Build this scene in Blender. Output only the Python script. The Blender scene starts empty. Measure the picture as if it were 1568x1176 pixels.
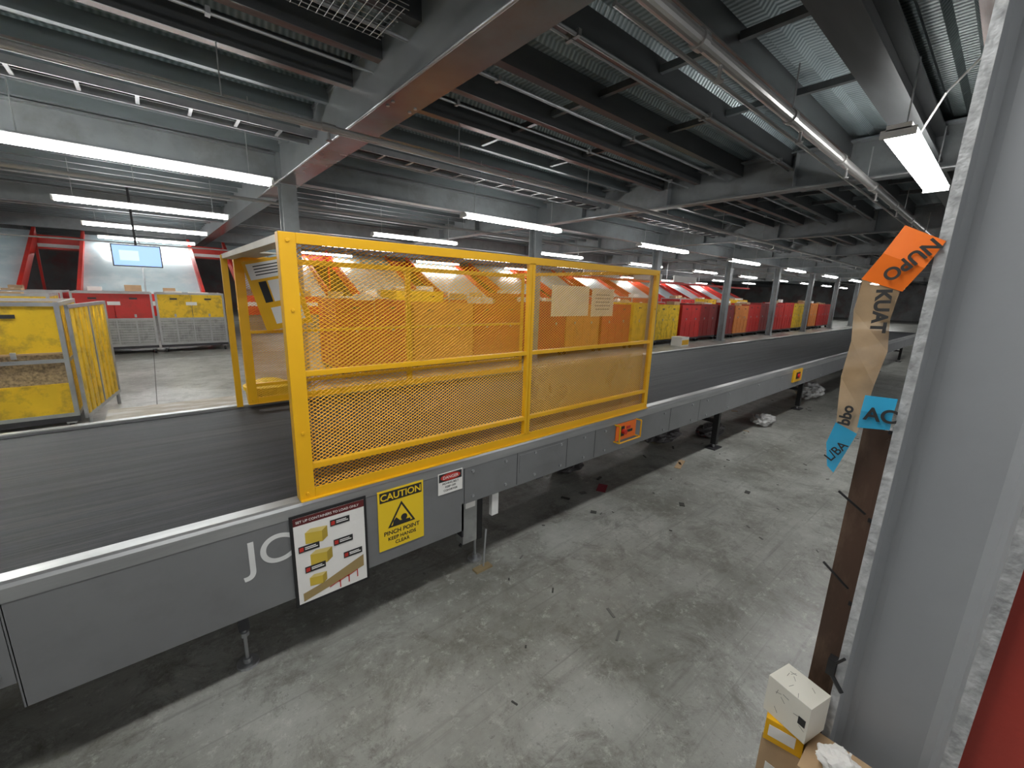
import bpy, math, random
from mathutils import Vector, Matrix
random.seed(7)
S=bpy.context.scene
try:
    S.view_settings.view_transform='Standard'
except Exception: pass

# ---------------- materials ----------------
MC={}
def mat(name,col,rough=.6,metal=0.,var=.12,scale=6.,bump=.0,bscale=60.,stretch=(1,1,1),dark=None,dscale=2.,damt=.5,alpha=1.,spec=.5):
    if name in MC: return MC[name]
    m=bpy.data.materials.new(name); m.use_nodes=True
    nt=m.node_tree; N=nt.nodes; L=nt.links
    p=N['Principled BSDF']
    p.inputs['Roughness'].default_value=rough; p.inputs['Metallic'].default_value=metal
    p.inputs['Specular IOR Level'].default_value=spec
    tc=N.new('ShaderNodeTexCoord'); mp=N.new('ShaderNodeMapping'); mp.inputs['Scale'].default_value=stretch
    L.new(tc.outputs['Object'],mp.inputs['Vector'])
    n=N.new('ShaderNodeTexNoise'); n.inputs['Scale'].default_value=scale; n.inputs['Detail'].default_value=5
    L.new(mp.outputs[0],n.inputs['Vector'])
    r=N.new('ShaderNodeValToRGB'); r.color_ramp.elements[0].position=.3; r.color_ramp.elements[1].position=.7
    c0=[max(0,c*(1-var)) for c in col]; c1=[min(1,c*(1+var)) for c in col]
    r.color_ramp.elements[0].color=(*c0,1); r.color_ramp.elements[1].color=(*c1,1)
    L.new(n.outputs['Fac'],r.inputs['Fac'])
    out=r.outputs['Color']
    if dark:
        n2=N.new('ShaderNodeTexNoise'); n2.inputs['Scale'].default_value=dscale; n2.inputs['Detail'].default_value=8; n2.inputs['Roughness'].default_value=.65
        L.new(mp.outputs[0],n2.inputs['Vector'])
        r2=N.new('ShaderNodeValToRGB'); r2.color_ramp.elements[0].position=.48; r2.color_ramp.elements[1].position=.66
        r2.color_ramp.elements[0].color=(0,0,0,1); r2.color_ramp.elements[1].color=(damt,damt,damt,1)
        L.new(n2.outputs['Fac'],r2.inputs['Fac'])
        mx=N.new('ShaderNodeMixRGB'); L.new(r2.outputs['Color'],mx.inputs['Fac']); L.new(out,mx.inputs['Color1']); mx.inputs['Color2'].default_value=(*dark,1)
        out=mx.outputs['Color']
    L.new(out,p.inputs['Base Color'])
    if bump>0:
        n3=N.new('ShaderNodeTexNoise'); n3.inputs['Scale'].default_value=bscale; L.new(mp.outputs[0],n3.inputs['Vector'])
        b=N.new('ShaderNodeBump'); b.inputs['Strength'].default_value=bump; b.inputs['Distance'].default_value=.01
        L.new(n3.outputs['Fac'],b.inputs['Height']); L.new(b.outputs['Normal'],p.inputs['Normal'])
    if alpha<1: p.inputs['Alpha'].default_value=alpha
    MC[name]=m; return m
def emis(name,col,st):
    if name in MC: return MC[name]
    m=bpy.data.materials.new(name); m.use_nodes=True
    p=m.node_tree.nodes['Principled BSDF']; p.inputs['Base Color'].default_value=(*col,1)
    p.inputs['Emission Color'].default_value=(*col,1); p.inputs['Emission Strength'].default_value=st
    MC[name]=m; return m

GREY=mat('conveyor_grey_paint',(.19,.195,.20),.42,.1,.06,3,dark=(.12,.12,.12),dscale=5,damt=.25)
LIP=mat('brushed_steel_lip',(.38,.39,.39),.32,.6,.15,8,stretch=(.3,3,3))
BELT=mat('belt_rubber',(.028,.030,.035),.6,0,.35,5,bump=.3,bscale=90,stretch=(.10,3.2,1),dark=(.08,.08,.08),dscale=7,damt=.45,spec=.25)
YEL=mat('safety_yellow_paint',(.80,.43,.005),.42,0,.05,4)
YMESH=mat('safety_yellow_mesh',(.74,.38,.003),.5,0,.04,4)
YBOX=mat('container_yellow',(.78,.50,.015),.55,0,.1,3,dark=(.25,.16,.03),dscale=7,damt=.6)
RBOX=mat('container_red',(.50,.022,.018),.5,0,.12,3,dark=(.2,.03,.02),dscale=6,damt=.5)
DRBOX=mat('container_dark_red',(.25,.02,.02),.5,0,.15,3,dark=(.1,.03,.02),dscale=6,damt=.5)
OBOX=mat('container_orange_brown',(.62,.20,.04),.55,0,.12,3,dark=(.25,.1,.04),dscale=6,damt=.5)
GBOX=mat('container_galv_grey',(.36,.37,.36),.45,.4,.15,5,dark=(.2,.2,.2),dscale=8,damt=.6)
STEEL=mat('galvanised_steel',(.40,.41,.42),.4,.6,.12,8)
PAINTST=mat('grey_structural_paint',(.24,.26,.27),.4,.1,.08,4,dark=(.14,.13,.12),dscale=3,damt=.4)
BEAM=mat('beam_grey_gloss',(.32,.34,.35),.28,.25,.08,3)
SOFF=mat('primer_brown_soffit',(.15,.085,.07),.35,.2,.35,3,stretch=(.3,2,1),dark=(.22,.22,.22),dscale=2,damt=.9)
PUR=mat('purlin_dark_steel',(.105,.11,.115),.35,.4,.15,5,stretch=(.3,2,1))
PURL=mat('purlin_light_steel',(.20,.225,.235),.35,.4,.15,5,stretch=(.3,2,1))
BLACK=mat('black_plastic',(.012,.012,.013),.5,0,.1,5)
DARK=mat('dark_steel',(.04,.04,.045),.5,.3,.1,5)
WHITE=mat('white_paint',(.75,.75,.73),.5,0,.05,5)
CREAM=mat('cream_plate',(.70,.66,.55),.5,0,.08,5)
RED=mat('bright_red_paint',(.62,.03,.02),.4,0,.1,4)
REDG=mat('guard_red_paint',(.42,.05,.035),.45,0,.08,3,bump=.1)
BLUE=mat('blue_tape',(.02,.36,.62),.35,0,.06,9,alpha=.92)
ORT=mat('orange_tape',(.90,.18,.012),.35,0,.05,9)
WOOD=mat('plywood_worn',(.42,.37,.28),.6,0,.2,5,dark=(.6,.6,.58),dscale=5,damt=.8,stretch=(1,3,1))
WOVEN=mat('woven_brown_mat',(.34,.24,.13),.7,0,.5,40,bump=.3)
CARD=mat('cardboard',(.48,.33,.19),.75,0,.08,9)
PAPER=mat('paper_white',(.82,.81,.78),.7,0,.03,9)
CHUTE=mat('chute_pale_blue',(.58,.70,.74),.25,0,.06,2,dark=(.8,.85,.86),dscale=1.5,damt=.7)
RUST=mat('rusty_brown_steel',(.085,.05,.035),.55,.3,.3,7,dark=(.22,.15,.10),dscale=10,damt=.6,stretch=(1,1,.3))

def floor_mat():
    m=bpy.data.materials.new('concrete_floor'); m.use_nodes=True
    nt=m.node_tree;N=nt.nodes;L=nt.links;p=N['Principled BSDF']
    tc=N.new('ShaderNodeTexCoord')
    def noise(s,d=6,r=.6,dist=0,vec=None):
        n=N.new('ShaderNodeTexNoise');n.inputs['Scale'].default_value=s;n.inputs['Detail'].default_value=d;n.inputs['Roughness'].default_value=r;n.inputs['Distortion'].default_value=dist
        L.new(vec or tc.outputs['Object'],n.inputs['Vector']);return n
    def ramp(src,a,b,ca,cb):
        r=N.new('ShaderNodeValToRGB');r.color_ramp.elements[0].position=a;r.color_ramp.elements[1].position=b
        r.color_ramp.elements[0].color=(*ca,1);r.color_ramp.elements[1].color=(*cb,1);L.new(src,r.inputs['Fac']);return r
    def mix(f,a,col):
        mx=N.new('ShaderNodeMixRGB');L.new(f,mx.inputs['Fac']);L.new(a,mx.inputs['Color1']);mx.inputs['Color2'].default_value=(*col,1);return mx.outputs[0]
    o=ramp(noise(.9,9,.68).outputs['Fac'],.36,.64,(.20,.20,.178),(.44,.45,.42)).outputs[0]
    o=mix(ramp(noise(3.2,12,.84,.5).outputs['Fac'],.49,.62,(0,0,0),(.8,.8,.8)).outputs[0],o,(.15,.145,.125))
    o=mix(ramp(noise(13,10,.85).outputs['Fac'],.54,.63,(0,0,0),(.65,.65,.65)).outputs[0],o,(.56,.57,.53))
    o=mix(ramp(noise(24,8,.85).outputs['Fac'],.57,.65,(0,0,0),(.75,.75,.75)).outputs[0],o,(.11,.105,.09))
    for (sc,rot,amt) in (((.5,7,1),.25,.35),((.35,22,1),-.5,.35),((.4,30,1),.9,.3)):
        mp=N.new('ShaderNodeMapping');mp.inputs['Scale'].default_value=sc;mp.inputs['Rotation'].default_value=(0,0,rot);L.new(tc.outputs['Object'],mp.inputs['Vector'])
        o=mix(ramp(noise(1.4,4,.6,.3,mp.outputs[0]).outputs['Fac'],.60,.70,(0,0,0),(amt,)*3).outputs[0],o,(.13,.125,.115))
    L.new(o,p.inputs['Base Color'])
    rr=N.new('ShaderNodeMapRange');rr.inputs['To Min'].default_value=.20;rr.inputs['To Max'].default_value=.5
    L.new(noise(3,6).outputs['Fac'],rr.inputs['Value']);L.new(rr.outputs[0],p.inputs['Roughness'])
    bp=N.new('ShaderNodeBump');bp.inputs['Strength'].default_value=.15;bp.inputs['Distance'].default_value=.01
    L.new(noise(30,6,.7).outputs['Fac'],bp.inputs['Height']);L.new(bp.outputs[0],p.inputs['Normal'])
    return m
def deck_mat(name,c0,c1,sc,direction='X'):
    m=bpy.data.materials.new(name); m.use_nodes=True
    nt=m.node_tree;N=nt.nodes;L=nt.links;p=N['Principled BSDF'];p.inputs['Roughness'].default_value=.35;p.inputs['Metallic'].default_value=.25
    tc=N.new('ShaderNodeTexCoord');w=N.new('ShaderNodeTexWave');w.bands_direction=direction;w.inputs['Scale'].default_value=sc
    L.new(tc.outputs['Object'],w.inputs['Vector'])
    r=N.new('ShaderNodeValToRGB');r.color_ramp.elements[0].color=(*c0,1);r.color_ramp.elements[1].color=(*c1,1)
    L.new(w.outputs['Fac'],r.inputs['Fac'])
    n=N.new('ShaderNodeTexNoise');n.inputs['Scale'].default_value=.7;n.inputs['Detail'].default_value=3;L.new(tc.outputs['Object'],n.inputs['Vector'])
    r2=N.new('ShaderNodeValToRGB');r2.color_ramp.elements[0].position=.35;r2.color_ramp.elements[1].position=.65;r2.color_ramp.elements[0].color=(.55,.58,.6,1);r2.color_ramp.elements[1].color=(1,1,1,1);L.new(n.outputs['Fac'],r2.inputs['Fac'])
    mu=N.new('ShaderNodeMixRGB');mu.blend_type='MULTIPLY';mu.inputs['Fac'].default_value=1;L.new(r.outputs[0],mu.inputs['Color1']);L.new(r2.outputs[0],mu.inputs['Color2'])
    L.new(mu.outputs[0],p.inputs['Base Color'])
    b=N.new('ShaderNodeBump');b.inputs['Strength'].default_value=.5;b.inputs['Distance'].default_value=.02
    L.new(w.outputs['Fac'],b.inputs['Height']);L.new(b.outputs[0],p.inputs['Normal'])
    return m
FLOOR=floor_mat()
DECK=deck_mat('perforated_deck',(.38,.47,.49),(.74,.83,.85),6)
DECKD=deck_mat('dark_deck',(.06,.075,.075),(.15,.18,.18),6)  # darker tone of the same deck, used on the near ceiling strip

# ---------------- builder ----------------
class B:
    def __init__(s): s.v=[];s.f=[];s.mi=[];s.mats=[];s.M=Matrix.Identity(4)
    def _m(s,m):
        if m not in s.mats: s.mats.append(m)
        return s.mats.index(m)
    def addv(s,pts):
        b=len(s.v)
        for p in pts: s.v.append(tuple(s.M@Vector(p)))
        return b
    def face(s,pts,m):
        b=s.addv(pts); s.f.append(tuple(range(b,b+len(pts)))); s.mi.append(s._m(m))
    def box(s,x0,x1,y0,y1,z0,z1,m,bot=None):
        b=s.addv([(x0,y0,z0),(x1,y0,z0),(x1,y1,z0),(x0,y1,z0),(x0,y0,z1),(x1,y0,z1),(x1,y1,z1),(x0,y1,z1)])
        i=s._m(m); j=s._m(bot) if bot else i
        for k,q in enumerate([(0,3,2,1),(4,5,6,7),(0,1,5,4),(1,2,6,5),(2,3,7,6),(3,0,4,7)]):
            s.f.append(tuple(b+t for t in q)); s.mi.append(j if k==0 else i)
    def cyl(s,p0,p1,r,m,n=12,r1=None):
        p0=Vector(p0);p1=Vector(p1);d=(p1-p0).normalized()
        a=d.orthogonal().normalized();c=d.cross(a); r1=r if r1 is None else r1
        ring0=[p0+(a*math.cos(2*math.pi*k/n)+c*math.sin(2*math.pi*k/n))*r for k in range(n)]
        ring1=[p1+(a*math.cos(2*math.pi*k/n)+c*math.sin(2*math.pi*k/n))*r1 for k in range(n)]
        b=s.addv(ring0+ring1); i=s._m(m)
        for k in range(n):
            s.f.append((b+k,b+(k+1)%n,b+n+(k+1)%n,b+n+k)); s.mi.append(i)
        s.f.append(tuple(b+k for k in reversed(range(n)))); s.mi.append(i)
        s.f.append(tuple(b+n+k for k in range(n))); s.mi.append(i)
    def prism(s,prof,x0,x1,m,axis='X'):
        n=len(prof)
        if axis=='X': P=[(x0,a,c) for a,c in prof]+[(x1,a,c) for a,c in prof]
        elif axis=='Z': P=[(a,c,x0) for a,c in prof]+[(a,c,x1) for a,c in prof]
        else: P=[(a,x0,c) for a,c in prof]+[(a,x1,c) for a,c in prof]
        b=s.addv(P); i=s._m(m)
        for k in range(n):
            s.f.append((b+k,b+(k+1)%n,b+n+(k+1)%n,b+n+k)); s.mi.append(i)
        s.f.append(tuple(b+k for k in reversed(range(n)))); s.mi.append(i)
        s.f.append(tuple(b+n+k for k in range(n))); s.mi.append(i)
    def build(s,name,parent=None,bevel=0,smooth=False):
        me=bpy.data.meshes.new(name); me.from_pydata(s.v,[],s.f)
        for m in s.mats: me.materials.append(m)
        me.polygons.foreach_set('material_index',s.mi); me.update()
        o=bpy.data.objects.new(name,me); S.collection.objects.link(o)
        if parent: o.parent=parent
        if bevel:
            bv=o.modifiers.new('bevel','BEVEL'); bv.width=bevel; bv.segments=2; bv.limit_method='ANGLE'
        if smooth:
            for p in me.polygons: p.use_smooth=True
        return o
def text(body,loc,size,m,parent=None,rot=(math.pi/2,0,0),align='LEFT',name=None,ext=.0004,bold=0):
    c=bpy.data.curves.new(name or 'lettering','FONT'); c.body=body; c.size=size; c.align_x=align; c.extrude=ext; c.offset=bold
    c.materials.append(m)
    o=bpy.data.objects.new(name or 'lettering',c); S.collection.objects.link(o); o.location=loc; o.rotation_euler=rot
    if parent: o.parent=parent
    return o

# ---------------- floor / ceiling / walls ----------------
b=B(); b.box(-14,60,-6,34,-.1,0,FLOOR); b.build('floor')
b=B(); JM=mat('floor_joint',(.10,.10,.09),.7)
for x in (-.12,5.4): b.box(x,x+.012,4.2,33.9,0,.002,JM)
for y in (12.2,): b.box(-13,59,y,y+.012,0,.002,JM)
b.build('trim_1')
b=B()
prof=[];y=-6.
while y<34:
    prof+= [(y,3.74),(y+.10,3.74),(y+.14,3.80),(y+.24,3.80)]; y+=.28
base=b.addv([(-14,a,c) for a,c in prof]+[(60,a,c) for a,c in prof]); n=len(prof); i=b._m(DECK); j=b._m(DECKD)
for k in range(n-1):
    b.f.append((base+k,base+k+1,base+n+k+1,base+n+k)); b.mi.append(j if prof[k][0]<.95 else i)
b.box(-14,60,-6,34,3.83,3.9,DARK)
b.build('ceiling')
WALL=mat('far_wall_grey',(.16,.15,.15),.8,0,.3,.7,dark=(.25,.06,.05),dscale=.8,damt=.6)
WALR=mat('far_wall_pale',(.42,.43,.43),.8,0,.3,.7,dark=(.30,.12,.1),dscale=.8,damt=.6)
b=B(); b.box(-14,60,34,34.2,0,3.9,WALL); b.build('wall_back')
b=B(); b.box(60,60.2,-6,34,0,3.9,WALR); b.build('wall_right')

def purlins(b,ys,x0,x1,z0,z1,w,m,bot):
    for k,y in enumerate(ys):
        bb=bot if (bot is m or k%3!=1) else m
        b.box(x0,x1,y-w/2,y-w/2+.012,z0,z1,m)
        b.box(x0,x1,y-w/2+.012,y+w/2,z0,z0+.012,m,bb)
        b.box(x0,x1,y-w/2+.012,y+w/2,z1-.012,z1,m)
        b.box(x0,x1,y+w/2-.008,y+w/2,z0+.012,z0+.03,m)
b=B()
purlins(b,[-5.5+.66*i for i in range(16)],-13.9,59.9,3.52,3.73,.09,PUR,SOFF)
for x in (3.6,4.9,9.4,10.4,15):
    for i in range(6):
        y=1.145+.66*i
        b.box(x,x+.05,y,y+.56,3.60,3.66,PURL if i%2 else PUR)
        b.box(x-.03,x+.08,y-.01,y+.0,3.56,3.70,STEEL)
# conduits clipped under the purlins
for (yy,r) in ((2.35,.014),(2.42,.010),(3.25,.016),(3.9,.012)):
    b.cyl((-12,yy,3.49),(45,yy,3.49),r,STEEL,8)
    for k in range(26): b.box(-9.5+2*k,-9.47+2*k,yy-.03,yy+.03,3.475,3.52,STEEL)
# wire basket tray, upper left
for k in range(60): b.cyl((-1.6+.052*k,2.9,3.47),(-1.6+.052*k,3.35,3.47),.0025,STEEL,5)
for k in range(9): b.cyl((-1.6,2.9+.056*k,3.472),(1.5,2.9+.056*k,3.472),.0025,STEEL,5)
for yy in (2.9,3.35):
    for z in (3.50,3.53): b.cyl((-1.6,yy,z),(1.5,yy,z),.003,STEEL,5)
b.build('ceiling_purlins_near')
b=B(); purlins(b,[5.1+.55*i for i in range(51)],-13.9,59.9,3.59,3.73,.07,PURL,PURL)
for yy in (5.55,5.85): b.box(-12,45,yy,yy+.02,3.36,3.43,STEEL)
for k in range(140): b.box(-11.9+.4*k,-11.87+.4*k,5.57,5.85,3.37,3.385,STEEL)
b.cyl((-12,5.64,3.40),(45,5.64,3.40),.018,BLACK,6); b.cyl((-12,5.72,3.40),(45,5.72,3.40),.014,DARK,6)
for k in range(19): b.cyl((-11+3*k,5.54,3.36),(-11+3*k,5.54,3.6),.006,STEEL,6)
for yy in (8.6,11.8,15.2,16.6): b.cyl((-12,yy,3.52),(50,yy,3.52),.02,STEEL,6)
b.build('ceiling_purlins_far')
def ibeamY(b,x,y0,y1,z0,z1,w,m,bot):
    b.box(x-w/2,x+w/2,y0,y1,z0,z0+.022,m,bot)
    b.box(x-w/2,x+w/2,y0,y1,z1-.022,z1,m)
    b.box(x-.01,x+.01,y0,y1,z0+.022,z1-.022,m)
def ibeamX(b,y,x0,x1,z0,z1,w,m,bot):
    b.box(x0,x1,y-w/2,y+w/2,z0,z0+.02,m,bot)
    b.box(x0,x1,y-w/2,y+w/2,z1-.02,z1,m)
    b.box(x0,x1,y-.008,y+.008,z0+.02,z1-.02,m)
SOFB=mat('beam_soffit_brown_grey',(.23,.225,.225),.22,.35,.2,2,dark=(.22,.11,.09),dscale=.6,damt=.8)
for i,x in enumerate([-3.5,1.8,7.1,12.4,17.7,23.0,28.3,33.6,39]):
    b=B()
    if x==1.8:
        b.box(x-.15,x+.15,-5.9,33.9,3.20,3.225,BEAM,SOFB)
        b.box(x-.135,x+.135,-5.9,33.9,3.225,3.68,BEAM)
        b.box(x-.15,x+.15,-5.9,33.9,3.68,3.71,BEAM)
        for yy in (3.6,3.7):
            for xx in (x-.1,x+.1): b.cyl((xx,yy,3.20),(xx,yy,3.19),.016,STEEL,6)
        b.box(x-.142,x-.135,7.3,7.9,3.23,3.66,PAINTST)
        b.cyl((1.63,-4,3.19),(1.63,9,3.19),.012,STEEL,8)
    else:
        ibeamY(b,x,-5.9,33.9,3.22,3.70,.26,PAINTST,PAINTST)
        b.cyl((x-.15,-4,3.21),(x-.15,9,3.21),.014,STEEL,8)
        for k in range(8): b.box(x-.13,x+.13,.4+1.9*k,.41+1.9*k,3.24,3.68,PAINTST)
    b.build('ceiling_beam')
for y in (7.6,13.8,20.2):
    b=B(); ibeamX(b,y,-13.8,59.8,3.25,3.62,.2,PAINTST,PAINTST); b.build('ceiling_crossbeam')
b=B(); ibeamX(b,.95,2.0,59,3.30,3.60,.22,PUR,PUR); b.build('ceiling_crossbeam')
b=B(); ibeamX(b,.25,2.0,59,3.22,3.60,.18,PAINTST,SOFF); b.build('ceiling_crossbeam')
b=B(); b.box(3.2,5.0,-.2,.1,3.42,3.47,DARK); b.box(5.4,7.0,-.9,.1,3.40,3.47,PUR); b.build('overhead_cable_tray')

def column(x,y,w=.22,h=3.22):
    b=B()
    b.box(x-w/2,x+w/2,y-w/2,y-w/2+.018,0,h,PAINTST)
    b.box(x-w/2,x+w/2,y+w/2-.018,y+w/2,0,h,PAINTST)
    b.box(x-.01,x+.01,y-w/2+.018,y+w/2-.018,0,h,PAINTST)
    b.box(x-w/2-.06,x+w/2+.06,y-w/2-.06,y+w/2+.06,0,.02,PAINTST)
    b.box(x-w/2-.03,x+w/2+.03,y-w/2-.03,y+w/2+.03,h-.03,h,STEEL)
    b.build('steel_column')
for x in (-3.5,1.8,7.1,12.4,17.7,23.0,28.3,33.6,39):
    column(x,7.6)
for x in (-3.5,7.1,17.7,28.3): column(x,20.2)

PIPE=mat('pipe_galvanised',(.40,.39,.38),.28,.6,.15,6,stretch=(.3,2,2))
b=B()
b.cyl((-12,1.42,3.12),(40,1.42,3.12),.043,PIPE,16)
for x in [1.0+1.5*i for i in range(20)]:
    b.cyl((x,1.42,3.12),(x+.06,1.42,3.12),.055,PIPE,16)
    b.cyl((x+.3,1.42,3.08),(x+.3,1.42,3.0),.012,PIPE,8); b.cyl((x+.3,1.42,3.0),(x+.3,1.42,2.99),.03,PIPE,8)
for x in [1.4+2.65*i for i in range(12)]: b.cyl((x,1.42,3.16),(x,1.42,3.50),.006,STEEL,6)
b.cyl((2.0,1.62,3.17),(40,1.62,3.17),.014,PIPE,8)
b.build('sprinkler_main_pipe')
b=B()
b.cyl((-12,4.3,3.10),(40,4.3,3.10),.026,PIPE,12)
b.cyl((-12,4.5,3.14),(40,4.5,3.14),.016,PIPE,10)
for i in range(16):
    x=-6+2.2*i
    b.cyl((x,4.3,3.10),(x,4.3,3.50),.005,STEEL,6)
    b.cyl((x+.8,4.3,3.10),(x+.8,4.3,3.0),.012,PIPE,8); b.cyl((x+.8,4.3,3.0),(x+.8,4.3,2.99),.028,PIPE,8)
    b.cyl((x+.74,4.3,3.10),(x+.86,4.3,3.10),.036,PIPE,12)
b.build('sprinkler_branch_pipe')
b=B()
b.cyl((-12,9.0,3.15),(50,9.0,3.15),.03,PIPE,10)
for i in range(18): b.cyl((-6+3*i,9.0,3.15),(-6+3*i,9.0,3.58),.006,STEEL,6)
b.build('sprinkler_branch_pipe')

# luminaires (wrap-around diffusers)
TUBE=emis('lamp_diffuser',(1,1,.98),32)
def lamp(x0,y,z=2.92,l=2.38,w=.17,conduit=False):
    b=B()
    b.box(x0,x0+l,y-w*.36,y+w*.36,z+.045,z+.085,WHITE)
    b.prism([(y-w/2,z+.05),(y-w/2,z+.03),(y-w/2+.02,z+.004),(y+w/2-.02,z+.004),(y+w/2,z+.03),(y+w/2,z+.05)],x0+.03,x0+l-.03,TUBE)
    b.box(x0,x0+.029,y-w/2-.004,y+w/2+.004,z,z+.055,WHITE); b.box(x0+l-.029,x0+l,y-w/2-.004,y+w/2+.004,z,z+.055,WHITE)
    for xx in (x0+.25,x0+l-.25):
        b.cyl((xx,y,z+.08),(xx,y,3.52 if y<5 else 3.59),.006,STEEL,6)
        b.box(xx-.03,xx+.03,y-.04,y+.04,z+.085,z+.10,STEEL)
    if conduit:
        b.cyl((5.0,.8,3.0),(4.7,.62,3.25),.008,WHITE,8); b.cyl((4.7,.62,3.25),(4.7,.42,3.5),.008,WHITE,8)
    b.build('linear_light_fixture')
for y in (6.35,10.25,14.2,18.2,24):
    for i in range(-2,(10 if y<12 else 8)):
        if y>=18 and i<-1: continue
        x=-1.04+5.25*i
        if y==6.35 and i==-1: x+=2.6
        lamp(x,y)
lamp(-3.45,6.35)
lamp(-1.0,.8); lamp(4.38,.8,2.92,2.38,.20,True); lamp(14.9,.8); lamp(26,.8); lamp(-1.0,-3.2); lamp(4.4,-3.2)

# ---------------- conveyor ----------------
conv=bpy.data.objects.new('belt_conveyor',None); S.collection.objects.link(conv)
XE=19.
b=B()
def side(b,x0,x1,zb,y=1.80):
    b.box(x0,x1,y,y+.025,zb,.775,GREY)
    b.box(x0,x1,y+.025,y+.10,zb,zb+.012,GREY)
side(b,-3.5,-.462,.458); side(b,-.456,1.21,.361)
xs=[1.215,3.95,6.9,9.9,12.9,15.9,XE]
for a,c in zip(xs[:-1],xs[1:]): side(b,a,c-.006,.522)
b.box(1.195,1.212,1.80,1.95,.361,.53,GREY)
b.box(-.460,-.452,1.80,1.95,.361,.775,GREY)
for x in (1.6,2.05,2.35,3.4): b.box(x,x+.004,1.7985,1.80,.53,.74,DARK)
b.box(1.62,2.02,1.7975,1.80,.60,.72,GREY)
for x in [1.27+.12*k for k in range(0,12,2)]+[3.3,3.8,4.1,4.6,5.4,6.2,6.8,7.2,8.0,9,9.8,10.3]:
    for z in (.56,.71): b.cyl((x,1.80,z),(x,1.792,z),.009,STEEL,8)
for z in (.50,.69): b.cyl((-.50,1.80,z),(-.50,1.79,z),.013,STEEL,8)
b.build('side_frame_front',conv,bevel=.003)
b=B()
b.prism([(1.797,.74),(1.797,.786),(1.803,.798),(1.815,.803),(1.87,.803),(1.885,.79),(1.885,.775),(1.82,.775),(1.81,.74)],-3.5,XE,LIP)
b.prism([(3.62,.775),(3.62,.80),(3.63,.805),(3.68,.805),(3.69,.79),(3.69,.74),(3.68,.74),(3.68,.775)],-3.5,XE,LIP)
b.build('top_lips',conv)
b=B(); b.box(-3.5,XE,1.886,3.62,.765,.785,BELT)
b.build('belt',conv)
b=B(); b.box(-3.5,XE,3.65,3.68,.50,.775,GREY); b.box(-3.5,XE,1.95,3.65,.56,.575,DARK)
for x in [-3+1.2*k for k in range(18)]: b.box(x,x+.06,1.825,3.65,.50,.56,DARK)
b.box(XE,XE+.02,1.8,3.69,.5,.79,GREY)
b.build('under_frame',conv)
b=B()
for x in (-2.4,.145,1.41,4.8,7.75,11,14,17):
    for y in (1.97,3.45):
        if x in(.145,1.41):
            b.box(x-.02,x+.02,y-.02,y+.02,.19,.56,DARK)
            b.cyl((x,y,.03),(x,y,.2),.008,STEEL,8); b.cyl((x,y,.15),(x,y,.17),.018,STEEL,6)
            b.cyl((x,y,0),(x,y,.012),.045,STEEL,14); b.cyl((x,y,.012),(x,y,.035),.018,STEEL,10)
        else:
            b.box(x-.025,x+.025,y-.03,y+.03,.05,.56,BLACK); b.box(x-.09,x+.09,y-.06,y+.06,0,.012,DARK)
            b.cyl((x,y,.01),(x,y,.06),.012,STEEL,8)
    if x not in(.145,1.41): b.box(x-.02,x+.02,2.0,3.44,.30,.34,BLACK)
b.box(1.36,1.40,1.88,1.94,.20,.5,BLACK)
b.cyl((1.40,1.86,.012),(1.43,1.88,.25),.006,STEEL,8); b.box(1.33,1.45,1.83,1.88,0,.012,mat('brass_foot',(.35,.27,.15),.5,.4))
b.build('support_legs',conv)
b=B(); b.box(1.245,1.345,1.86,1.93,.22,.515,GBOX); b.box(1.435,1.485,1.83,1.86,.36,.50,WHITE)
b.cyl((1.28,1.88,.24),(1.25,1.9,.19),.01,BLACK,8)
b.box(1.23,1.243,1.85,1.9,.28,.47,DARK); b.box(1.26,1.33,1.857,1.86,.45,.49,PAPER)
b.build('junction_box',conv,bevel=.003)
LW=mat('lettering_white',(.7,.71,.7),.5)
text('JC',(.165,1.7985,.567),.18,LW,conv,name='painted_lettering',bold=.0015)
b=B(); 
b.box(2.60,2.86,1.794,1.7995,.60,.735,ORT); 
for x in (2.585,2.865): b.cyl((x,1.75,.60),(x,1.75,.735),.006,YEL,8); b.cyl((x,1.8,.735),(x,1.75,.735),.006,YEL,8); b.cyl((x,1.8,.60),(x,1.75,.60),.006,YEL,8)
b.cyl((2.585,1.75,.60),(2.865,1.75,.60),.006,YEL,8)
b.box(2.65,2.70,1.79,1.794,.63,.71,BLACK); b.box(2.73,2.81,1.79,1.794,.65,.67,BLACK);b.box(2.73,2.78,1.79,1.794,.68,.70,RED)
b.cyl((2.68,1.79,.67),(2.68,1.76,.67),.02,RED,12)
b.build('pull_cord_switch',conv)
b=B(); b.box(6.6,6.95,1.78,1.7995,.60,.77,YEL); b.box(6.7,6.85,1.775,1.78,.64,.73,BLACK); b.cyl((6.77,1.775,.685),(6.77,1.755,.685),.03,RED,12)
b.build('emergency_stop',conv)
b=B(); b.box(-.33,.44,3.70,4.05,.765,.79,WOOD); b.box(-.33,.44,3.70,4.05,.745,.765,STEEL)
for x in (-.28,.36): 
    b.box(x,x+.04,3.95,3.99,0,.745,STEEL); b.box(x,x+.04,3.72,3.76,0,.745,STEEL)
b.build('transfer_plate_table')

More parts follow.
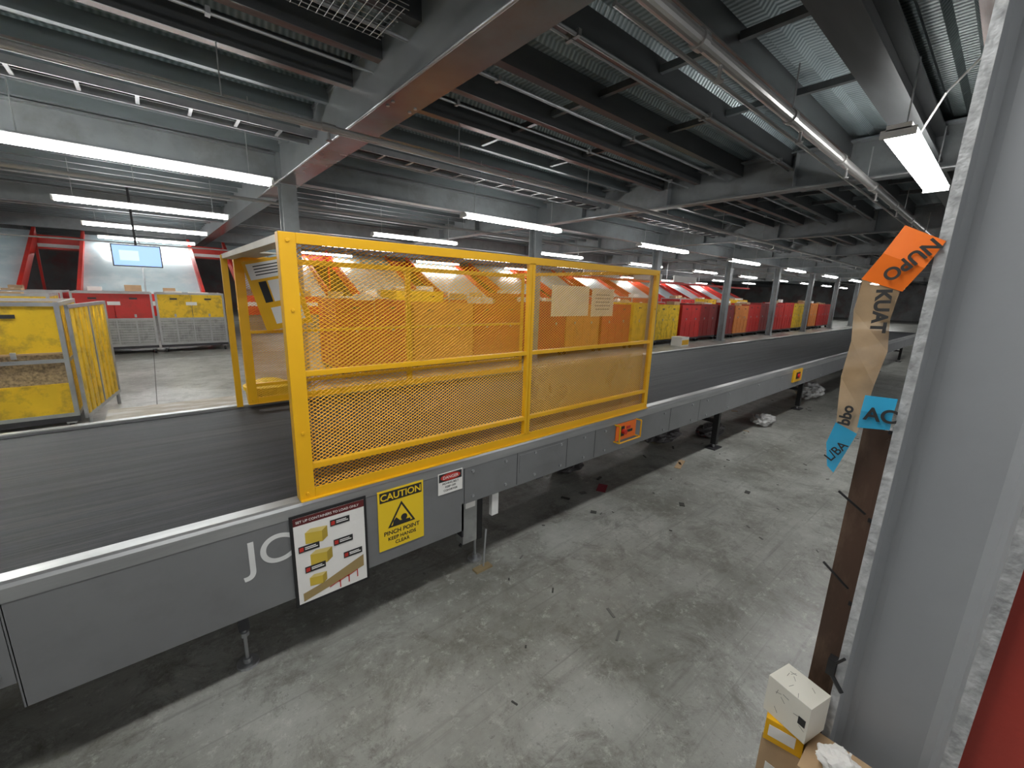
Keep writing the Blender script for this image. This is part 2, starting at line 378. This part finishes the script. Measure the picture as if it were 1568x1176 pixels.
# ---------------- guard cage ----------------
cage=bpy.data.objects.new('yellow_mesh_guard',None); S.collection.objects.link(cage)
def meshpanel(b,x0,x1,z0,z1,y,m,h=.0080,hw=.0125,t=.00155):
    nx=int((x1-x0)/hw); nz=int((z1-z0)/h); i=b._m(m)
    hw=(x1-x0)/nx; h=(z1-z0)/nz
    for j in range(nz):
        base=len(b.v)
        for k in range(nx+1):
            z=z0+j*h+(h if (k+j)%2 else 0); x=x0+k*hw
            b.v.append((x,y-.0012,z-t)); b.v.append((x,y+.0012,z+t))
        for k in range(nx):
            q=base+2*k
            b.f.append((q,q+2,q+3,q+1)); b.mi.append(i)
def fence(name,y,xa,xm,xb,z0,z1,wide=.06,out=-1):
    f=B()
    f.box(xa,xa+wide,y,y+.006,z0,z1,YEL); f.box(xa,xa+.006,y+.006,y+.05,z0,z1,YEL)
    f.box(xb-.045,xb,y,y+.006,z0,z1,YEL); f.box(xb-.006,xb,y+.006,y+.05,z0,z1,YEL)
    f.box(xm-.022,xm-.002,y,y+.03,z0+.04,z1-.03,YEL); f.box(xm+.002,xm+.022,y,y+.03,z0+.04,z1-.03,YEL)
    f.box(xa+wide,xb-.045,y,y+.006,z1-.04,z1,YEL); f.box(xa+wide,xb-.045,y+.006,y+.05,z1-.006,z1,YEL)
    f.box(xa+wide,xb-.045,y,y+.006,z0,z0+.05,YEL); f.box(xa,xb,y-.015,y+.05,z0-.0,z0+.006,YEL)
    zl=z0+.145; zm=z0+.545
    for p0,p1 in ((xa+wide,xm-.022),(xm+.022,xb-.045)):
        f.box(p0,p1,y+.001,y+.03,zl-.012,zl+.012,YEL)
        f.box(p0,p1,y+.001,y+.03,zm-.011,zm+.011,YEL)
    for x in (xa+.03,xb-.02):
        for z in (z0+.03,z0+.3,z0+.8,z1-.03): f.cyl((x,y,z),(x,y-.006,z),.008,YEL,6)
    f.build(name+'_frame',cage,bevel=.002)
    g=B(); meshpanel(g,xa+.03,xb-.02,z0+.03,z1-.02,y+.034,YMESH)
    g.build(name+'_mesh',cage)
fence('front',1.80,.382,1.671,3.00,.805,1.895)
fence('rear',3.60,.47,1.80,3.22,.807,1.895)
b=B()
b.box(.40,.47,1.85,3.60,1.865,1.895,CREAM)
b.box(.47,.62,3.0,3.60,1.885,1.893,CREAM)
b.box(2.96,3.0,1.85,3.60,1.865,1.893,YEL)
b.box(.392,.43,3.57,3.60,.807,1.89,YEL)
b.build('top_ties',cage)
SHEET=mat('clouded_polycarbonate',(.60,.50,.30),.3,0,.1,3,alpha=.40)
b=B(); b.box(1.70,2.94,1.842,1.846,.87,1.262,SHEET); b.build('polycarbonate_sheet',cage)
PPR=mat('paper_notice',(.88,.84,.74),.7,0,.05,9)
b=B(); b.box(1.87,2.22,1.836,1.838,1.56,1.75,PPR); b.box(2.25,2.49,1.836,1.838,1.555,1.74,PPR)
for k in range(5): b.box(2.29,2.45,1.8352,1.836,1.60+.024*k,1.606+.024*k,mat('ink_grey',(.3,.3,.3)))
b.build('paper_notices',cage)
wb=bpy.data.objects.new('hanging_warning_board',None); S.collection.objects.link(wb)
b=B(); b.M=Matrix.Translation((.56,3.52,1.86))@Matrix.Rotation(math.radians(-14),4,'Y')@Matrix.Rotation(math.radians(-20),4,'Z')
b.box(-.06,.26,0,.008,-.50,0,YEL); b.box(-.04,.24,-.002,0,-.13,-.02,PAPER); b.box(.06,.24,-.002,0,-.30,-.15,PAPER); b.box(0,.05,-.002,0,-.30,-.15,BLACK); b.box(.02,.22,-.002,0,-.46,-.34,PAPER)
for k in range(4): b.box(.0,.18,-.003,-.002,-.045-.02*k,-.038-.02*k,BLACK)
b.build('board',wb)
b=B()
for (x,y,r) in ((.95,5.6,.2),):
    b.cyl((x,y,0),(x,y,.5),.2,YBOX,20,.24); b.cyl((x,y,.5),(x,y,.54),.26,YBOX,20,.26); b.cyl((x,y,.54),(x,y,.60),.25,YBOX,20,.1)
b.build('yellow_waste_bin')

# ---------------- signs on conveyor ----------------
def rect(b,x0,x1,z0,z1,layer,m,y=1.7965): b.box(x0,x1,y-.0008*(layer+1),y-.0008*layer,z0,z1,m)
sg=bpy.data.objects.new('loading_instruction_poster',None); S.collection.objects.link(sg)
b=B(); b.box(.33,.655,1.7895,1.7965,.315,.752,BLACK)
rect(b,.342,.643,.327,.740,0,PAPER,1.7893)
Y0=1.7885
INKR=mat('ink_red',(.5,.03,.02),.6); INKY=mat('ink_box_yellow',(.62,.45,.05),.6); INKB=mat('ink_black',(.02,.02,.02),.6)
INKL=mat('ink_box_light',(.72,.58,.2),.6)
rect(b,.342,.643,.705,.740,0,mat('ink_dark_red',(.10,.01,.01),.6),Y0)
def pbox(x,z,s):
    b.face([(x,Y0-.001,z),(x+.06*s,Y0-.001,z-.01*s),(x+.06*s,Y0-.001,z+.035*s),(x,Y0-.001,z+.045*s)],INKY)
    b.face([(x,Y0-.001,z+.045*s),(x+.06*s,Y0-.001,z+.035*s),(x+.08*s,Y0-.001,z+.05*s),(x+.02*s,Y0-.001,z+.058*s)],INKL)
    b.face([(x+.06*s,Y0-.001,z-.01*s),(x+.08*s,Y0-.001,z+.005*s),(x+.08*s,Y0-.001,z+.05*s),(x+.06*s,Y0-.001,z+.035*s)],mat('ink_box_dark',(.42,.3,.04),.6))
for x,z in ((.385,.61),(.40,.50),(.39,.40)): pbox(x,z,1.15 if z>.45 else .9)
for x,z in ((.49,.655),(.50,.555),(.54,.475),(.355,.575),(.375,.47)):
    rect(b,x,x+.085,z,z+.03,2,INKB,Y0); rect(b,x+.004,x+.02,z+.006,z+.024,3,INKR,Y0)
    rect(b,x+.026,x+.078,z+.01,z+.014,3,PAPER,Y0);rect(b,x+.026,x+.07,z+.018,z+.022,3,PAPER,Y0)
b.face([(.36,Y0-.001,.335),(.63,Y0-.001,.40),(.63,Y0-.001,.46),(.45,Y0-.001,.395),(.36,Y0-.001,.375)],mat('ink_brown',(.33,.24,.1),.6))
for k in range(3): b.face([(.47+.04*k,Y0-.002,.36+.01*k),(.52+.04*k,Y0-.002,.375+.01*k),(.52+.04*k,Y0-.002,.335+.01*k),(.515+.04*k,Y0-.002,.335+.01*k),(.515+.04*k,Y0-.002,.37+.01*k),(.47+.04*k,Y0-.002,.355+.01*k)],INKR)
b.build('poster_sheet',sg)
text('SET UP CONTAINERS TO LOAD ONLY',(.352,Y0-.002,.716),.0155,PAPER,sg)

sg=bpy.data.objects.new('caution_pinch_point_sign',None); S.collection.objects.link(sg)
SY=mat('sign_yellow',(.86,.60,.02),.45,0,.03)
b=B(); b.box(.712,.955,1.7945,1.7965,.428,.748,SY)
Yc=1.7945
rect(b,.722,.945,.685,.738,0,INKB,Yc)
cx,cz,R=.833,.585,.085
def tri(r,l,m):
    b.face([(cx-r*.87,Yc-.0008*l,cz-r*.5),(cx+r*.87,Yc-.0008*l,cz-r*.5),(cx,Yc-.0008*l,cz+r)],m)
tri(R,1,INKB); tri(R*.78,2,SY)
b.cyl((cx+.012,Yc-.002,cz-.005),(cx+.012,Yc-.003,cz-.005),.017,INKB,16)
b.face([(cx-.05,Yc-.0025,cz-.035),(cx+.045,Yc-.0025,cz-.035),(cx+.045,Yc-.0025,cz-.022),(cx-.01,Yc-.0025,cz-.018),(cx-.03,Yc-.0025,cz+.005),(cx-.045,Yc-.0025,cz-.01)],INKB)
b.build('sign_plate',sg)
text('CAUTION',(.8335,Yc-.0016,.695),.048,SY,sg,align='CENTER',bold=.0008)
text('PINCH POINT',(.8335,Yc-.0008,.505),.031,INKB,sg,align='CENTER',bold=.0006)
text('KEEP HANDS',(.8335,Yc-.0008,.474),.026,INKB,sg,align='CENTER',bold=.0004)
text('CLEAR',(.8335,Yc-.0008,.446),.026,INKB,sg,align='CENTER',bold=.0004)
sg=bpy.data.objects.new('danger_sign',None); S.collection.objects.link(sg)
b=B(); b.box(1.043,1.196,1.7945,1.7965,.628,.75,PAPER); rect(b,1.048,1.191,.70,.745,0,INKB,Yc)
b.M=Matrix.Translation((1.1195,0,.7225))@Matrix.Diagonal((1,1,.33,1))
b.cyl((0,Yc-.0008,0),(0,Yc-.0016,0),.062,INKR,24)
b.build('sign_plate',sg)
text('DANGER',(1.1195,Yc-.002,.714),.024,PAPER,sg,align='CENTER')
for k,t in enumerate(['MOVING BELT','KEEP OFF','CONVEYOR']): text(t,(1.1195,Yc-.0008,.682-.02*k),.016,INKB,sg,align='CENTER')

# ---------------- containers ----------------
rp=random.Random(21)
def container(x0,y0,w,d,h,cu,cl,name='roll_container',slat=False,mid=None,rot=0,parcels=False):
    b=B(); b.M=Matrix.Translation((x0,y0,0))@Matrix.Rotation(rot,4,'Z')
    F=STEEL if cl is GBOX or slat else cu
    for (x,y) in ((.08,.08),(w-.08,.08),(.08,d-.08),(w-.08,d-.08)):
        b.cyl((x-.02,y,.06),(x+.02,y,.06),.06,BLACK,14); b.box(x-.04,x+.04,y-.04,y+.04,.10,.15,STEEL)
    b.box(0,w,0,d,.13,.19,DARK)
    for (x,y) in ((0,0),(w-.04,0),(0,d-.04),(w-.04,d-.04)): b.box(x,x+.04,y,y+.04,.19,h,F)
    for z in (.19,.80,h-.045):
        b.box(.04,w-.04,0,.03,z,z+.04,F); b.box(.04,w-.04,d-.03,d,z,z+.04,F)
        b.box(0,.03,.04,d-.04,z,z+.04,F); b.box(w-.03,w,.04,d-.04,z,z+.04,F)
    if mid:
        b.box(.04,w-.04,.008,.02,.19,.56,cl); b.box(.04,w-.04,.010,.02,.57,.90,mid); b.box(.04,w-.04,.006,.02,.91,h-.045,cu)
        b.box(.04,w-.04,.0,.01,.895,.915,CARD)
        b.box(.42,.60,.004,.008,.40,.47,mat('ink_green',(.05,.35,.08),.6))
    else:
        b.box(.04,w-.04,.010,.02,.23,.80,cl); b.box(.04,w/2-.006,.006,.02,.84,h-.045,cu); b.box(w/2+.006,w-.04,.006,.02,.84,h-.045,cu)
        for k in range(1,4): b.box(w*k/4-.012,w*k/4+.012,.0,.010,.23,.80,F)
        if cl is GBOX:
            for k in range(9): b.box(.05,w-.05,.004,.010,.27+.06*k,.275+.06*k,DARK)
            for k in range(14): b.box(.08+k*(w-.16)/13,.085+k*(w-.16)/13,.002,.010,.23,.80,STEEL)
            b.box(w*.42,w*.58,.001,.006,h-.30,h-.22,WHITE)
    for xx in (w*.25,w*.75):
        b.box(xx-.07,xx+.07,.002,.006,h-.17,h-.13,DARK)
        b.box(xx-.02,xx+.02,-.012,.006,.86,.93,STEEL)
    b.box(.04,w-.04,d-.02,d-.008,.19,h-.045,cu)
    if parcels:
        for k in range(4):
            px=rp.uniform(.08,w-.55); py=rp.uniform(.1,d-.5); pw=rp.uniform(.2,.42); zt=h+rp.uniform(-.1,.16)
            b.box(px,px+pw,py,py+pw*.8,.3,zt,rp.choice([CARD,PAPER,WHITE,CARD])); b.box(px+pw*.45,px+pw*.55,py,py+pw*.8,zt,zt+.003,PAPER)
    if slat:
        k=.06
        while k<d-.1:
            b.box(w-.02,w-.005,k,k+.09,.23,h-.045,YBOX); k+=.13
        b.box(.008,.02,.04,d-.04,.19,h-.045,cu)
    else:
        for xx in (.008,w-.02):
            b.box(xx,xx+.012,.04,d-.04,.23,.80,cl); b.box(xx,xx+.012,.04,d-.04,.84,h-.045,cu)
    return b.build(name)
container(-2.35,6.6,1.58,1.35,1.45,YBOX,YBOX,'yellow_stillage_container',True,WOVEN)
b=B(); b.M=Matrix.Translation((-.705,6.60,0))@Matrix.Rotation(math.radians(81),4,'Z')
b.box(0,1.4,0,.03,.15,.19,STEEL); b.box(0,1.4,0,.03,1.38,1.42,STEEL); b.box(0,.03,0,.03,.15,1.42,STEEL); b.box(1.37,1.4,0,.03,.15,1.42,STEEL); b.box(.68,.71,0,.03,.15,1.42,STEEL)
for k in range(8): b.box(.06+.165*k,.06+.165*k+.10,.005,.02,.19,1.38,YBOX)
b.cyl((.1,.015,0),(.1,.015,.16),.02,STEEL,8); b.cyl((1.3,.015,0),(1.3,.015,.16),.02,STEEL,8)
b.build('container_gate')
container(.06,13.2,1.36,1.1,1.44,YBOX,GBOX,parcels=True)
container(-1.35,13.2,1.36,1.1,1.44,RBOX,GBOX)
container(-2.9,13.2,1.45,1.1,1.44,RBOX,GBOX,parcels=True)
container(-4.5,13.3,1.45,1.1,1.44,YBOX,GBOX)
container(-6.1,13.3,1.45,1.1,1.44,RBOX,RBOX)
container(-2.6,10.4,1.30,1.0,1.44,YBOX,GBOX,parcels=True)
cols=[RBOX,OBOX,RBOX,RBOX,OBOX,RBOX,YBOX,YBOX,RBOX,DRBOX,DRBOX,OBOX,RBOX,DRBOX,RBOX,RBOX,YBOX,YBOX,OBOX,RBOX,RBOX]
for i,c in enumerate(cols):
    x=2.55+1.56*i
    container(x,8.0+random.uniform(-.05,.08),1.46,1.1,1.42+(.12 if i>12 else 0)+(.05 if i%3==0 else 0),c,c,parcels=(i%3!=1))
for i in range(14):
    container(3.4+1.9*i,11.0+.3*(i%3),1.5,1.1,1.45+.2*(i%2),random.choice([RBOX,YBOX,RBOX]),random.choice([GBOX,RBOX]),parcels=True)
b=B(); x,y,z=14.1,7.35,0
b.box(x,x+.5,y,y+.4,z,z+.32,WHITE); b.box(x+.02,x+.48,y-.004,y,z+.05,z+.22,YEL); b.box(x,x+.5,y+.19,y+.21,z+.32,z+.325,CARD); b.build('white_carton')

# ---------------- chutes ----------------
def chute(cx,w=2.5,y0=15.6,y1=19.0,z0=1.25,z1=3.05):
    b=B()
    b.prism([(y0,z0),(y1,z1),(y1,z1-.06),(y0,z0-.06)],cx-w/2,cx+w/2,CHUTE)
    for sx in (cx-w/2-.08,cx+w/2,):
        b.prism([(y0-.15,z0-.15),(y0-.15,z0+.2),(y1,z1+.1),(y1,z1-.25)],sx,sx+.08,RED)
    b.box(cx-w/2,cx+w/2,y0-.12,y0-.06,.75,z0+.1,RED)
    b.box(cx-w/2,cx+w/2,y0-.13,y0-.12,z0-.22,z0-.1,WHITE)
    for sx in (cx-w/2-.07,cx+w/2+.01):
        b.box(sx,sx+.06,y0-.1,y0-.04,0,z0-.1,RED); b.box(sx,sx+.06,y1-.2,y1-.14,0,z1-.3,RED)
    b.box(cx-.03,cx+.03,y0+.1,y0+.16,0,z0-.05,RED)
    b.prism([(y0+.3,z0+.17),(y1,z1+.01),(y1,z1),(y0+.3,z0+.16)],cx-.02,cx+.02,STEEL)
    # parcels waiting at the chute mouth
    for k in range(3):
        px=cx-w/2+.2+.7*k+rp.uniform(-.1,.1); s=rp.uniform(.25,.45)
        b.box(px,px+s,y0,y0+s,z0+.02,z0+.05+s*.8,rp.choice([CARD,PAPER,CARD]))
    b.build('parcel_chute')
for k in range(-2,12): chute(-.1+3.6*k)
b=B(); b.box(-13,45,19.1,19.9,2.55,2.95,RED); b.box(-13,45,19.05,19.1,2.6,2.7,WHITE)
for k in range(14): b.box(-12+4.2*k,-11.85+4.2*k,19.4,19.55,0,2.55,RED)
b.build('sorter_conveyor')
b=B()
for x in (11.5,14.5,17.5): b.box(x,x+2.0,9.8,9.85,2.35,2.62,WHITE)
b.box(11,26,9.9,9.98,2.25,2.33,RED)
for k in range(6): b.cyl((11.3+2.9*k,9.93,2.33),(11.3+2.9*k,9.93,3.2),.012,STEEL,6)
b.build('overhead_aisle_signs')

mon=B(); SCR=emis('screen_blue',(.30,.48,.80),.8)
mon.box(-.52,.27,12.0,12.05,1.98,2.42,BLACK); mon.box(-.50,.25,11.994,12.0,2.0,2.40,SCR)
mon.box(-.4,-.1,11.991,11.994,2.1,2.3,emis('screen_pane',(.5,.62,.8),.8)); mon.cyl((-.125,12.07,2.3),(-.125,12.07,3.58),.02,BLACK,8); mon.box(-.22,-.03,12.05,12.08,2.1,2.3,BLACK)
mon.cyl((-2.5,12.1,2.45),(3,12.1,2.45),.015,STEEL,8); mon.cyl((-2.4,12.1,2.45),(-2.4,12.1,3.58),.012,STEEL,8); mon.cyl((2.9,12.1,2.45),(2.9,12.1,3.58),.012,STEEL,8)
mon.build('hanging_monitor')

# ---------------- foreground column ----------------
NC=mat('near_column_paint',(.38,.395,.41),.5,.1,.05,6,bump=.05,bscale=50,dark=(.31,.32,.335),dscale=3,damt=.4)
NCD=mat('near_column_flange_grey',(.25,.262,.275),.4,.15,.06,6)  # flanges coloured a darker grey than the web
CHIP=mat('chipped_edge_paint',(.40,.41,.415),.5,0,.35,30,bump=.4)
b=B()
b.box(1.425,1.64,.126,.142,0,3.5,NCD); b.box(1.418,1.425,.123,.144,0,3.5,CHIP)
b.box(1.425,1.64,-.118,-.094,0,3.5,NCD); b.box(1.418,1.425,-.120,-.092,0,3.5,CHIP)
b.prism([(1.44,.126),(1.475,.118),(1.492,.102),(1.498,.085),(1.498,-.060),(1.490,-.078),(1.475,-.088),(1.45,-.094),(1.52,-.094),(1.52,.126)],0,3.5,NC,'Z')
b.box(1.36,1.70,-.17,.165,0,.02,NC)
b.build('foreground_steel_column')
b=B(); b.box(1.47,1.52,-.9,-.122,.02,1.9,REDG); b.box(1.46,1.47,-.9,-.135,1.78,1.84,REDG); b.box(1.45,1.54,-.96,-.9,0,1.95,REDG); b.box(1.45,1.54,-.18,-.135,0,.03,REDG)
b.build('red_guard_panel')
b=B(); b.box(1.50,1.51,.150,.215,0,1.36,RUST); b.box(1.51,1.58,.205,.215,0,1.36,RUST); b.box(1.47,1.50,.148,.158,.2,1.34,RUST)
b.box(1.462,1.62,.147,.28,0,.012,RUST)
for (z,dy,dz) in ((1.42,.05,-.045),(1.17,.065,-.06),(.93,.065,-.07)):
    b.cyl((1.462,.165,z-.05),(1.445,.165+dy,z-dz-.06),.0035,BLACK,6)
for z in (1.36,1.10,.83): b.box(1.462,1.515,.147,.157,z,z+.01,BLACK)
b.box(1.405,1.435,.146,.166,.62,.67,BLACK); b.cyl((1.41,.15,.62),(1.40,.12,.59),.006,BLACK,6); b.cyl((1.41,.15,.66),(1.40,.13,.70),.004,BLACK,6)
b.build('rusty_steel_angle_post')
tp=bpy.data.objects.new('marking_tape_strips',None); S.collection.objects.link(tp)
def strip(b,pts,m):
    for (a,c),(d,e) in zip(pts[:-1],pts[1:]): b.face([a,c,e,d],m)
b=B()
strip(b,[((1.415,.208,1.887),(1.415,.130,1.845)),((1.405,.236,1.822),(1.405,.155,1.785)),((1.415,.271,1.760),(1.415,.186,1.730))],ORT)
b.build('orange_tape',tp)
b=B(); CT=mat('clear_brown_tape',(.62,.43,.25),.2,0,.18,14,alpha=.55,bump=.5,bscale=18)
strip(b,[((1.417,.268,1.763),(1.417,.190,1.740)),((1.428,.276,1.68),(1.422,.198,1.66)),((1.417,.266,1.60),(1.428,.190,1.58)),((1.425,.274,1.50),(1.415,.200,1.49)),((1.415,.266,1.42),(1.425,.208,1.40)),((1.42,.26,1.34),(1.42,.215,1.35))],CT)
b.build('clear_tape',tp)
b=B()
strip(b,[((1.412,.213,1.462),(1.412,.148,1.465)),((1.408,.214,1.42),(1.408,.150,1.42)),((1.412,.215,1.372),(1.412,.150,1.382))],BLUE)
strip(b,[((1.410,.262,1.375),(1.410,.212,1.355)),((1.415,.275,1.31),(1.415,.228,1.295)),((1.412,.262,1.245),(1.412,.245,1.23))],BLUE)
b.build('blue_tape',tp)
def ttext(s,loc,size,roll,m,bold=.0012):
    o=text(s,(0,0,0),size,m,tp,bold=bold); M=Matrix.Translation(loc)@Matrix.Rotation(-math.pi/2,4,'Z')@Matrix.Rotation(math.pi/2,4,'X')@Matrix.Rotation(roll,4,'Z')
    o.matrix_world=M
ttext('NUPO',(1.400,.150,1.853),.041,math.radians(225),INKB)
ttext('KUAT',(1.402,.232,1.735),.041,math.radians(-88),INKB,.0018)
ttext('AC',(1.403,.205,1.400),.048,math.radians(2),INKB)
ttext('bbo',(1.405,.232,1.372),.036,math.radians(88),INKB)
ttext('L/BA',(1.405,.255,1.262),.032,math.radians(60),INKB,.0004)

# cartons beside column
b=B(); b.box(1.33,1.455,.168,.272,0,.352,CARD); b.box(1.33,1.455,.217,.223,.352,.353,PAPER); b.box(1.328,1.33,.18,.25,.08,.26,PAPER)
b.build('cardboard_carton',bevel=.003)
b=B(); b.M=Matrix.Translation((1.365,.225,.354))@Matrix.Rotation(math.radians(12),4,'Z')
b.box(-.045,.06,-.05,.05,0,.078,YEL); b.box(-.046,-.045,-.03,.04,.02,.06,PAPER); b.build('yellow_tape_box',bevel=.003)
BX=mat('doodled_cream_box',(.72,.70,.62),.6,0,.04,5)
b=B(); b.M=Matrix.Translation((1.37,.212,.433))@Matrix.Rotation(math.radians(-14),4,'Z')
b.box(-.05,.05,-.062,.062,0,.125,BX)
rq=random.Random(5)
for k in range(7): 
    a0=rq.uniform(0,6.28); u,v=rq.uniform(-.04,.04),rq.uniform(.03,.1); du,dv=.018*math.cos(a0),.018*math.sin(a0)
    b.cyl((-.0502,u,v),(-.0502,u+du,v+dv),.0006,INKB,5)
    b.cyl((u*.8,v-.06,.1252),(u*.8+du,v-.06+dv,.1252),.0006,INKB,5)
b.box(-.0515,-.05,-.055,-.035,.05,.075,INKB)
b.build('cream_small_box',bevel=.003)
b=B(); b.box(1.24,1.40,-.02,.16,0,.42,CARD); b.box(1.24,1.40,.067,.073,.42,.421,PAPER); b.build('cardboard_carton',bevel=.003)
def blob(name,loc,r,m,seed=1):
    import bmesh
    from mathutils import noise
    bm=bmesh.new(); bmesh.ops.create_icosphere(bm,subdivisions=4,radius=1)
    for v in bm.verts:
        q=v.co.copy(); k=1+.35*noise.noise(q*2.2+Vector((seed*3.1,0,0)))+.22*abs(noise.noise(q*5+Vector((0,seed,0))))
        v.co=Vector((q.x*r[0],q.y*r[1],q.z*r[2]))*k
    mz=min(v.co.z for v in bm.verts)
    for v in bm.verts: v.co.z-=mz
    me=bpy.data.meshes.new(name); bm.to_mesh(me); bm.free(); me.materials.append(m)
    o=bpy.data.objects.new(name,me); S.collection.objects.link(o); o.location=loc
    return o
BAG=mat('clear_plastic_bag',(.45,.45,.44),.25,0,.2,12,bump=.4,bscale=30)
WRAP=mat('dark_wrap',(.06,.055,.055),.5)
blob('crumpled_plastic_bag',(8.7,2.08,0),(.30,.18,.13),BAG,seed=3)
blob('crumpled_plastic_bag',(6.3,1.97,0),(.20,.12,.07),BAG,seed=5)
blob('crumpled_dark_wrap',(4.45,2.45,0),(.28,.16,.10),WRAP,seed=6)
blob('crumpled_dark_wrap',(5.2,2.2,0),(.22,.12,.07),WRAP,seed=9)
blob('crumpled_dark_wrap',(2.9,2.55,0),(.18,.12,.06),WRAP,seed=11)
blob('crumpled_tissue',(1.30,.085,.421),(.04,.045,.03),PAPER,seed=8)
b=B(); rd=random.Random(3)
DB=[mat('debris_dark',(.07,.07,.065),.8),mat('debris_grey',(.18,.18,.17),.8),CARD]
def piece(x,y,l,w,a,m):
    b.M=Matrix.Translation((x,y,.001))@Matrix.Rotation(a,4,'Z'); b.box(-l/2,l/2,-w/2,w/2,0,.004,m)
for k in range(40):
    x=rd.uniform(.8,9); y=rd.uniform(.45,2.1); piece(x,y,rd.uniform(.012,.04),rd.uniform(.005,.012),rd.uniform(0,3.1),DB[rd.choice([0,1,1])])
for k in range(26):
    x=rd.uniform(2.2,9); y=rd.uniform(1.8,2.6); piece(x,y,rd.uniform(.03,.10),rd.uniform(.01,.05),rd.uniform(0,3.1),rd.choice([DB[0],DB[1],CARD]))
piece(1.72,1.12,.07,.014,1.2,DB[1]); piece(1.62,1.0,.07,.012,.4,DB[1])
piece(4.0,1.95,.25,.06,.3,CARD); piece(3.2,1.5,.06,.04,.6,DB[0]); piece(3.9,1.25,.06,.04,.2,DB[0])
piece(2.9,2.1,.15,.08,.5,mat('debris_red',(.25,.02,.04),.6))
b.build('floor_debris')

# ---------------- world & camera ----------------
w=bpy.data.worlds.new('world'); S.world=w; w.use_nodes=True
w.node_tree.nodes['Background'].inputs[0].default_value=(.95,.97,1,1); w.node_tree.nodes['Background'].inputs[1].default_value=.42

Xc=Vector((770,117,-640)).normalized(); Zc=Vector((90,2912,640)); Zc=(Zc-Xc*Zc.dot(Xc)).normalized(); Yc2=Zc.cross(Xc)
cam=bpy.data.cameras.new('camera'); cam.sensor_width=36; cam.sensor_fit='HORIZONTAL'; cam.lens=640/1568*36; cam.clip_start=.02; cam.clip_end=200
co=bpy.data.objects.new('camera',cam); S.collection.objects.link(co)
co.matrix_world=Matrix(((Xc[0],Xc[1],Xc[2],0),(Yc2[0],Yc2[1],Yc2[2],0),(Zc[0],Zc[1],Zc[2],1.70),(0,0,0,1)))
S.camera=co
